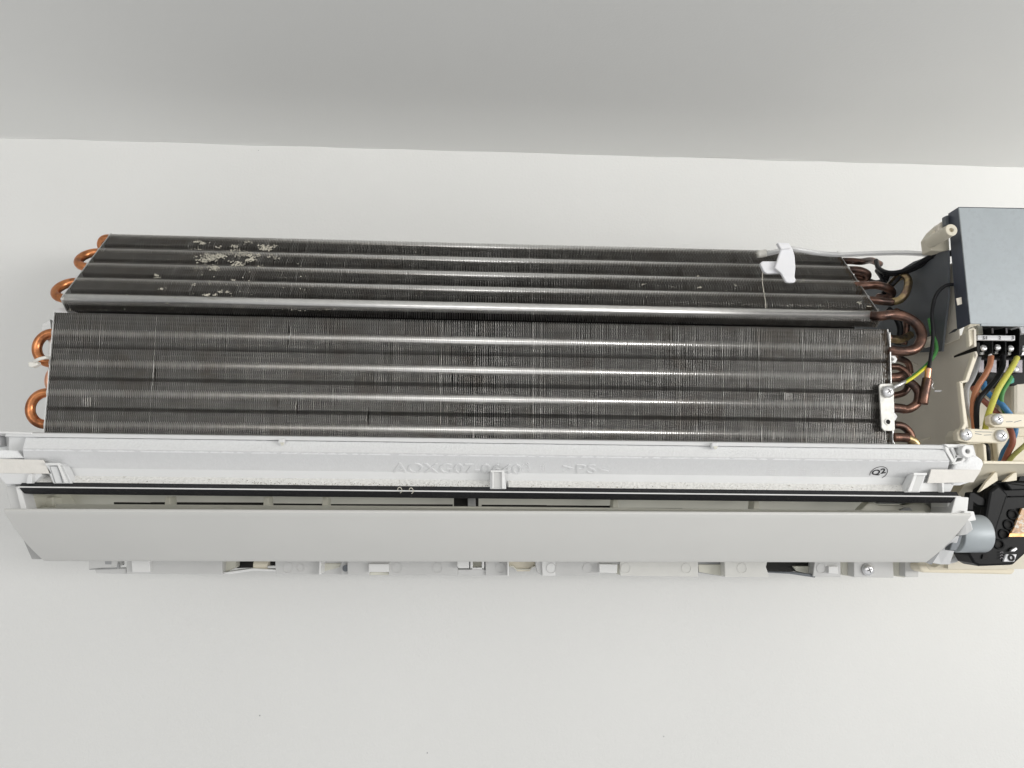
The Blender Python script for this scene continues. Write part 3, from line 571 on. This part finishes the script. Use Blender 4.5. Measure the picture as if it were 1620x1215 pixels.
# control box cover
box = MB().plate([(1517, 328), (1720, 332), (1736, 517), (1535.5, 512)], .208, .0012).build('control_box_cover', 'boxgrey', AC, bevel=.0003)
MB().plate([(1552, 512), (1735, 515), (1735, 518), (1552, 515.5)], .2095, .0016).build('cover_lip', 'boxgrey', box, bevel=.0004)
MB().prism([P(1517, 327, .2079), P(1535.5, 512.5, .2079), P(1514, 521.5, .2079-.014), P(1500, 339, .2079-.013)], [P(1520, 328, .2060), P(1538, 511, .2060), P(1517, 521.5, .192), P(1503, 339, .193)]).build('cover_flange', 'navy', box, bevel=.0002)
MB().prism([P(1517, 327.3, .2078), P(1720, 331, .2078), P(1700, 341, .19), P(1500, 338, .19)], [P(1517, 329, .2065), P(1720, 333, .2065), P(1700, 343, .19), P(1500, 340, .19)]).build('cover_flange', 'navy', box)
MB().plate([(1495, 342), (1500.5, 340), (1502, 356), (1496, 356)], .196, .004).build('cover_flange', 'slate', box, bevel=.0003)
MB().plate([(1513, 472), (1521, 470), (1522, 481), (1515, 483)], .2035, .0006).build('flange_window', 'beige', box)
MB().plate([(1502, 528), (1512, 520), (1516, 520.5), (1511, 525)], .196, .002).build('cover_flange', 'black', box)

# electrical bay: back wall, floor, ledges
MB().plate([(1535, 508), (1760, 508), (1760, 760), (1520, 760), (1518, 560)], .120, .006).build('bay_back', 'cream2', AC)
MB().plate([(1604, 603), (1700, 600), (1700, 660), (1604, 656)], .145, .02).build('bay_boss', 'beige', AC, bevel=.003)
MB().plate([(1540, 640), (1560, 628), (1575, 640), (1565, 660), (1552, 675), (1540, 676)], .130, .008).build('bay_boss', 'cream', AC, bevel=.001)
MB().plate([(1575, 690), (1640, 690), (1640, 730), (1580, 730)], .128, .006).build('bay_boss', 'cream2', AC, bevel=.001)
MB().plate([(1528, 702), (1556, 702), (1558.5, 732), (1553, 734), (1530, 724)], .185, .01).build('bay_wall', 'cream', AC, bevel=.0008)
MB().plate([(1555, 701), (1560, 704), (1562, 731), (1557.5, 732)], .192, .02).build('bay_wall', 'cream2', AC, bevel=.0005)
MB().plate([(1556, 729), (1720, 731), (1720, 735), (1556, 734)], .196, .06).build('bay_ledge', 'cream2', AC, bevel=.0005)
MB().plate([(1500, 734), (1720, 736), (1720, 900), (1500, 900)], .125, .006).build('chassis_panel', 'cream', AC)
MB().prism([P(1545, 734, .190), P(1720, 735, .190), P(1720, 762, .145), P(1510, 790, .145), P(1530, 760, .17)], [P(1545, 737, .180), P(1720, 738, .180), P(1720, 766, .135), P(1510, 794, .135), P(1530, 764, .16)]).build('chassis_panel', 'cream', AC, bevel=.0006)
for q in ([(1574, 747), (1578, 748), (1579, 760), (1562, 771), (1549, 779), (1560, 763)], [(1604, 748), (1609, 747.5), (1609, 760), (1595, 762), (1588, 762)]):
    MB().plate(q, .182, .003).build('gusset', 'cream2', AC, bevel=.0004)
MB().plate([(1497, 885), (1546, 858), (1620, 850), (1620, 898), (1480, 898)], .12, .01).build('chassis_panel', 'cream2', AC, bevel=.0006)
MB().plate([(1455, 893), (1606, 896), (1606, 904), (1602, 909), (1462, 906), (1456, 902)], .105, .035).build('chassis_foot', 'cream2', AC, bevel=.0015)
MB().plate([(1463, 893), (1594, 895), (1594, 901), (1472, 902)], .1055, .001).build('chassis_foot', 'cream', AC, bevel=.0003)

# ---- terminal block
tb = MB().plate([(1546, 514), (1550, 515), (1700, 516), (1700, 563), (1560, 562), (1548, 559), (1546, 540)], .160, .010).build('terminal_block', 'black', AC, bevel=.0008)
MB().plate([(1546, 515), (1554, 515), (1556, 529), (1547, 528)], .166, .004).build('terminal_post', 'inner', tb, bevel=.0005)
for x in (1570, 1591, 1613): MB().plate([(x-1.2, 517), (x+1.2, 517), (x+1.6, 562), (x-.8, 562)], .172, .012).build('divider', 'black', tb, bevel=.0004)
for x in (1569.5, 1591.5): MB().plate([(x, 519), (x+2, 519), (x+2.5, 527), (x+.6, 527)], .1732, .001).build('divider_rib', 'greyplate', tb)
MB().plate([(1612, 516), (1624, 516), (1624, 528), (1616, 527), (1614, 520)], .173, .01).build('terminal_post', 'label', tb, bevel=.0004)
lab = MB().plate([(1547, 530.2), (1606, 530.8), (1606, 538.6), (1547, 537.6)], .1755, .003).build('number_label', 'label', tb, bevel=.0003)
for s, x in (('S1', 1555), ('2', 1580), ('3', 1600.5)):
    wd = 6.5 if s == 'S1' else 3.6
    text_obj('number_print', s, (lambda x, wd: (lambda u, v, h: P(x+wd*u, 537-5.4*v, .1760)+(0, -h, 0)))(x, wd), 'ink', tb, .0001)
for x, y in ((1556, 551), (1578, 550), (1598.5, 551.5), (1620, 552)):
    cross_screw(tb, x, y, .168, 5.6, .4, 'terminal_screw')
    MB().plate([(x-3, y+5.5), (x+1.5, y+4.5), (x+1.5, y+10), (x-4, y+10)], .166, .002).build('terminal_plate', 'galv', tb, bevel=.0003)
tb2 = MB().plate([(1546, 562), (1700, 563), (1700, 595), (1606, 610), (1552, 608), (1548, 590)], .145, .02).build('terminal_block', 'black', AC, bevel=.0008, label='lower recessed terminal row with grey plates')
for x0, x1 in ((1548, 1557), (1566, 1577), (1585, 1596), (1602, 1618)): MB().plate([(x0, 569), (x1, 569), (x1, 590), (x0, 589)], .150, .003).build('terminal_plate', 'greyplate', tb2, bevel=.0004)
cross_screw(tb2, 1606.5, 584, .153, 5.5, .2, 'terminal_screw')
MB().plate([(1596, 598), (1605, 598), (1605, 605), (1600, 607), (1595, 606)], .152, .003).build('wire_lug', 'greenlug', tb2, bevel=.0005)

# ---- wires of the bay
def wire(pts, r, m, lab_, d=.165, name='wire', **k):
    o = ptube(name, pts, r, m, None, d, **k); tag(o, lab_, 'wire', 'wires in the electrical bay'); return o
wire([(1549, 560, .150), (1545, 580, .155), (1538, 598, .158), (1530, 613, .160), (1529, 632, .160), (1533, 650, .160), (1540, 668, .160), (1542, 690, .160)], 4.2, 'w_grey', 'grey wire running down beside the cream partition edge, left of the brown wire')
wire([(1568, 564, .172), (1566, 577, .175), (1558, 594, .176), (1547, 611, .176), (1541, 628, .174), (1539, 648, .172), (1541, 668, .170), (1543, 690, .168)], 4.5, 'w_brown', 'light brown wire curving down from below terminal 2 to the lower cable clamp', .17)
wire([(1566, 561, .172), (1569, 566, .173)], 3, 'label', 'pale wire tip pushed under terminal 2 at the top of the light brown wire', .172)
wire([(1587, 562, .170), (1586, 580, .172), (1577, 598, .176), (1563, 615, .178), (1549, 632, .178), (1545, 650, .175), (1545, 690, .168)], 4.3, 'w_black', 'black wire curving down between the brown and yellow wires', .175)
wire([(1609, 566, .172), (1601, 581, .178), (1590, 598, .182), (1579, 616, .184), (1570, 638, .182), (1562, 662, .178), (1557, 690, .168)], 4.6, 'w_yellow', 'yellow-green wire running from terminal 3 down to the lower cable clamp', .18)
wire([(1599, 596, .155), (1594, 606, .158), (1586, 620, .160), (1584, 636, .160), (1590, 652, .155), (1596, 664, .150)], 3.8, 'w_green', 'short green wire dropping from the green lug behind the yellow wire', .158)
wire([(1556, 604, .150), (1558, 616, .152), (1570, 628, .155), (1584, 639, .160), (1595, 652, .160), (1605, 668, .155), (1605, 686, .155), (1597, 702, .150), (1588, 716, .145), (1582, 736, .14)], 4.7, 'w_blue', 'blue wire crossing behind the yellow wire and passing under the right cable clamp', .155)
wire([(1538, 612, .145), (1548, 626, .148), (1563, 640, .150), (1578, 654, .152), (1592, 670, .158), (1600, 684, .162), (1602, 700, .162), (1595, 716, .158), (1586, 736, .15)], 4.6, 'w_redbrown', 'reddish brown wire passing under the right cable clamp beside the blue wire', .155)
wire([(1634, 694, .165), (1616, 709, .165), (1602, 722, .160), (1592, 736, .155)], 3.6, 'w_olive', 'dull yellow-green wire slanting up to the right edge below the clamps', .16)
wire([(1556, 698, .165), (1560, 706, .168), (1562, 716, .168), (1562, 738, .165)], 4.4, 'w_black', 'short thick black sheath hanging below the lower cable clamp', .168)

# ---- cable clamps
def clamp(pts, d, screws, marks, lab_):
    o = MB().plate(pts, d, .006).build('cable_clamp', 'cream2', AC, bevel=.0009, label=lab_)
    for (x, y, r, t) in screws: cross_screw(o, x, y, d+.0004, r, t)
    for (x0, y0, x1, y1) in marks: MB().plate([(x0, y0), (x1, y1), (x1, y1+.8), (x0, y0+.8)], d+.0003, .0004).build('clamp_mark', 'slate', o)
clamp([(1514, 684), (1520, 677.5), (1590, 680), (1594, 686), (1593, 697), (1586, 701), (1533, 700), (1516, 697)], .196, [(1527.5, 687.5, 10, .3), (1583, 689.5, 10, .8)], [(1543, 685.5, 1553, 687), (1557, 688, 1568, 687.5), (1543, 682.5, 1570, 683.2)], 'lower cream cable clamp with two screws')
clamp([(1565, 659), (1572, 654), (1660, 655), (1660, 677), (1574, 676), (1566, 671)], .185, [(1577, 663.5, 9.6, .5), (1668, 664, 9, 1)], [(1592, 667, 1602, 666.5), (1605, 667.5, 1616, 664.5)], 'upper cream cable clamp at the right edge')
MB().plate([(1510, 690), (1516, 680), (1530, 700), (1536, 704), (1520, 704), (1512, 699)], .188, .012).build('clamp_base', 'cream', AC, bevel=.001)

# ---- display module (black)
dm = MB().plate([(1570, 762), (1580, 760), (1700, 764), (1640, 860), (1603, 894), (1550, 896), (1541, 891), (1532.5, 877), (1533, 868), (1556, 850), (1553, 830), (1556, 800)], .175, .02).build('display_module', 'black', AC, bevel=.0015)
MB().plate([(1534, 779), (1540, 778), (1558, 788), (1560, 801), (1547, 800), (1541, 796), (1540, 808), (1529, 807)], .176, .006).build('module_hook', 'black', dm, bevel=.0008)
MB().plate([(1610, 762), (1614, 751), (1640, 750), (1640, 764)], .172, .01).build('module_hook', 'black', dm, bevel=.0008)
MB().plate([(1566, 776), (1580, 766), (1596, 782), (1568, 868), (1560, 868), (1558, 820)], .179, .008).build('module_ridge', 'black', dm, bevel=.002)
MB().plate([(1590, 763), (1640, 770), (1640, 774), (1600, 776)], .181, .006).build('module_ridge', 'black', dm, bevel=.001)
MB().plate([(1598, 785), (1640, 784), (1640, 786), (1598, 787)], .1775, .003).build('module_ridge', 'black', dm, bevel=.0005)
for x, y in ((1603, 814), (1596.5, 830), (1589, 845), (1581.5, 861)):
    c = P(x, y, .1765); MB().ring(c, (.15, 1, 0), .0040, .0026, .003, 24).build('button_hole', 'black', dm, bevel=.0003); MB().cyl(c+(0, .0012, 0), (0, 1, 0), .0027, .001).build('hole_bore', 'dark', dm)
MB().plate([(1617, 804), (1660, 800), (1650, 850), (1597, 848), (1604, 836)], .178, .002).build('circuit_board', 'pcb', dm, bevel=.0003)
for q in ([(1598, 844), (1640, 844), (1640, 849), (1596, 849)],): MB().plate(q, .1786, .001).build('board_edge', 'copper', dm)
MB().plate([(1592, 877), (1609, 877), (1605, 888.5), (1588, 888.5)], .1766, .002).build('sensor_pad', 'label', dm, bevel=.0004)
c = P(1600.5, 882.5, .1775); MB().ring(c, (0, 1, 0), .0026, .0013, .003).build('sensor_ring', 'black', dm)
MB().plate([(1600, 870), (1608, 865), (1611, 869), (1606, 873), (1599, 873)], .178, .003).build('sensor_lens', 'screw', dm, bevel=.0012)
for y in (875, 879.5, 884): ptube('moulded_mark', [(1582, y, .1765), (1585, y-2, .1765), (1587, y, .1765)], .5, 'greyplate', dm, .1765, seg=6)
MB().plate([(1556, 877), (1562, 877), (1561, 884), (1554, 884)], .1762, .001).build('module_recess', 'dark', dm)

# ---- clips, sensor leads
clip = MB().plate([(1230.5, 384), (1248, 384), (1254, 393), (1257.5, 404), (1259, 423), (1257.5, 438), (1260, 443), (1257, 447), (1246, 447), (1243, 445), (1236, 432), (1226, 424), (1235, 396)], .166, .003).build('sensor_clip', 'clipwhite', bevel=.0008)
MB().plate([(1203, 417), (1206, 413), (1236, 413), (1240, 432), (1214, 432.5), (1209, 430)], .162, .004).build('clip_foot', 'clipwhite', clip, bevel=.0008)
MB().plate([(1230, 384), (1248, 384), (1252, 392), (1236, 394)], .169, .004).build('clip_tab', 'clipwhite', clip, bevel=.0006)
tag(clip, 'milky white plastic sensor clip pushed onto the top right fins of the upper coil', 'clip')
ld = ptube('sensor_lead', [(1212, 401, .150), (1225, 400, .152), (1245, 395, .154), (1262, 396, .156), (1290, 401, .150), (1330, 404, .145), (1380, 402, .150), (1430, 401, .160), (1470, 403, .168), (1502, 405, .175)], 1.5, 'w_black', None, .15)
tag(ld, 'thin black sensor lead in a clear sleeve from the white clip to the control box', 'wire')
o = ptube('clear_sleeve', [(1210, 402, .150), (1225, 399, .152), (1245, 394, .154), (1262, 395, .156), (1290, 400, .150), (1330, 403, .145), (1380, 401, .150), (1430, 400, .160), (1476, 403, .168)], 4.2, 'sleeve', ld, .15)
o = ptube('sensor_tip', [(1199, 402, .150), (1203, 402, .150), (1208, 401, .150), (1213, 400, .151)], 6.5, 'tie', ld, .15)
for k, (dy, dd) in enumerate(((0, 0), (4.5, .004))):
    b = ptube('cable', [(1508, 399+dy*.5, .185), (1488, 401+dy, .18), (1468, 408+dy*1.2, .17-dd), (1444, 422+dy, .158-dd), (1424, 430+dy*.6, .15-dd), (1404, 431+dy*.5, .142-dd), (1390, 424+dy*.3, .13-dd), (1386, 412, .12-dd)], 3.9, 'w_black', None, .165)
    tag(b, ['upper of two thick black cables sagging from the control box to the coil end', 'lower of two thick black cables sagging from the control box to the coil end'][k], 'cable', 'thick black cables above the coil end')
b = ptube('cable', [(1404, 434, .135), (1398, 446, .13), (1386, 448, .125), (1372, 444, .12)], 5, 'w_black', None, .13); tag(b, 'short black cable end tucked behind the upper right copper bends', 'cable')
b = ptube('cable', [(1509, 450, .193), (1496, 452, .192), (1484, 462, .19), (1477, 478, .188), (1474.5, 500, .188), (1476, 530, .188), (1473, 560, .189), (1469, 585, .19)], 3.0, 'w_black', None, .19)
tag(b, 'thin black sensor cable hanging from the control box down to the copper bulb', 'cable')
sb = ptube('sensor_bulb', [(1469, 583, .190), (1468, 592, .190), (1466.5, 602, .190)], 4.8, 'copper_pale', None, .19, seg=18)
tag(sb, 'small copper sensor bulb hanging on the thin black cable beside the lower bends', 'sensor')
ptube('bulb_sleeve', [(1467, 599, .189), (1465, 610, .189), (1462, 625, .189), (1460, 639, .189)], 7.4, 'copper_dark', sb, .19, seg=20)
ptube('bulb_spring', [(1474, 602, .189), (1476, 606, .19), (1474, 611, .19), (1477, 615, .189)], .8, 'galv', sb, .19, seg=6)
ew = ptube('earth_wire', [(1432, 604.5, .19), (1444, 596, .19), (1458, 585, .188), (1470, 573, .185), (1480, 558, .182), (1481, 545, .18), (1474, 525, .175), (1470, 505, .165)], 3.0, 'w_green', None, .19)
tag(ew, 'green and yellow earth wire running from the bracket screw up behind the black sensor cable', 'wire')
ptube('yellow_stripe', [(1431, 606, .1915), (1444, 597.8, .1915), (1456, 588.5, .1900), (1466, 580, .1875)], 2.3, 'w_brightyellow', ew, .19)
ptube('crimp_lug', [(1414, 613, .1935), (1421, 609.5, .194), (1428, 606, .193), (1434, 603, .190)], 3.0, 'galv', ew, .19)
th = ptube('lint_thread', [(1206.5, 432, .165), (1206, 445, .168), (1208, 460, .172), (1210.5, 475, .177), (1211.5, 488, .181)], .55, 'dust', None, .17, seg=6); tag(th, 'pale hanging lint thread below the white sensor clip', 'thread')

# ---- dust on the fins
def blob(mb, c, r):
    bm = bmesh.new(); bmesh.ops.create_icosphere(bm, subdivisions=1, radius=1); o = [np.array(v.co)*np.array((random.uniform(.5, 1.6), random.uniform(.4, .8), random.uniform(.5, 1.2)))*r*random.uniform(.6, 1.25) for v in bm.verts]
    mb.add([c+p for p in o], [tuple(v.index for v in f.verts) for f in bm.faces]); bm.free()
dust = MB()
def clump(px, py, spread, n, r0):
    sub = [(px+random.gauss(0, spread), py+random.gauss(0, spread*.42)) for q in range(max(4, int(n*1.6)))]
    for k in range(n*6):
        px, py = random.choice(sub); sp_ = .75
        x = px+random.gauss(0, sp_); y = py+random.gauss(0, sp_*.6); y = max(y, 374)
        y = min(y, 486); c = Pplane(x, y, UT, UB)+np.array((0, -.0006, .0005)); blob(dust, c+np.array((0, -random.random()*.0008, 0)), r0*random.uniform(.25, .62))
for a in ((335, 408, 9, 60, .0007), (325, 413, 6, 25, .0008), (350, 406, 5, 25, .0007), (372, 402, 9, 40, .0006), (376, 418, 6, 30, .0007), (395, 405, 6, 35, .0007), (398, 412, 4, 26, .0008), (420, 394, 5, 40, .0008), (371, 391, 3, 18, .0006), (393, 384, 4, 10, .0005),
          (312, 384, 2.5, 10, .0007), (322, 386, 3, 12, .0007), (346, 393, 3, 8, .0006), (316, 395, 3, 7, .0005), (340, 426, 5, 26, .0007), (312, 425, 5, 9, .0005), (433, 391, 3, 10, .0005), (434, 408, 5, 12, .0006), (410, 424, 4, 7, .0005),
          (248, 437, 2, 10, .0006), (251, 440, 2, 6, .0005), (256, 458, 2, 7, .0006), (328, 468, 2.3, 14, .0008), (341, 468, 2, 8, .0006), (349, 464, 2.5, 10, .0006), (360, 464, 2, 5, .0006), (370, 445, 1.5, 5, .0006), (308, 451, 3, 5, .0005), (336, 447, 6, 6, .0004),
          (1104, 438, .8, 4, .0005), (1106, 456, 1, 5, .0006), (1118, 444, .8, 2, .0004), (1165, 453, 2, 4, .0004), (1016, 451, 1.5, 4, .0004), (1358, 480, 2, 5, .0006), (1374, 488, 3, 9, .0006), (1268, 446, 3, 6, .0004)): clump(*a)
for k in range(230): x = 120+random.random()*1230; blob(dust, Pplane(x, random.uniform(392, 484), UT, UB)+np.array((0, -.0004, .0003)), random.uniform(.00012, .00035))
for k in range(160): x = 760+random.gauss(0, 330); blob(dust, Pplane(min(max(x, 110), 1390), random.uniform(484, 487), UT, UB)+np.array((0, .0010, -.002)), random.uniform(.00015, .0004))
for k in range(60): x = 260+random.random()*230; blob(dust, Pplane(x, random.uniform(384, 484), UT, UB)+np.array((0, -.0004, .0003)), random.uniform(.0002, .0005))
o = dust.build('dust', 'dust'); tag(o, 'beige lint and dust clumps scattered over the fins of the upper coil', 'dust', kind='stuff')
dd = MB()
for k in range(420):
    x = random.choice((random.uniform(60, 1430), random.uniform(350, 780), random.uniform(350, 780))); blob(dd, P(x, 770.5+(x-760)*.0105-abs(random.gauss(0, 3.2)), .2095), random.uniform(.0001, .00032))
o = dd.build('dust', 'grime'); tag(o, 'grey dust specks along the black felt seal below the foam', 'dust', kind='stuff')
for (x, y) in ((632, 775), (650, 776)):
    f = ptube('lint_thread', [(x-3, y+1, .214), (x-2, y-3, .2145), (x+1, y-4, .2148), (x+3, y-2, .214), (x+4, y+2, .2145), (x+1, y+5, .214)], .6, 'dust', None, .214, seg=6)
    tag(f, 'left curl of lint thread on the white outlet lip' if x < 640 else 'right curl of lint thread on the white outlet lip', 'thread', 'lint threads on the outlet lip')
# scratched patches on the lower fins
for (x0, x1, y0, y1) in ((131, 143, 628, 644), (1241, 1252, 621, 633)):
    for k in range(4):
        x = x0+(x1-x0)*k/3.2; MB().plate([(x, y0+random.random()*3), (x+.6, y0), (x+.6, y1), (x, y1-random.random()*4)], .1900, .0006).build('bent_fin', 'fin_edge', lo_part)

# little marks on the wall
for px, py, r in ((411, 1132, 1.6), (676, 1191, 1.6), (1050, 1165, 1.2), (409, 238, 1)):
    o = MB().cyl(P(px, py, .0), (0, -1, 0), r/F*.72*.6, .0003, 7).build('wall_mark', 'shade_and_mark_grey', bpy.data.objects['wall'])
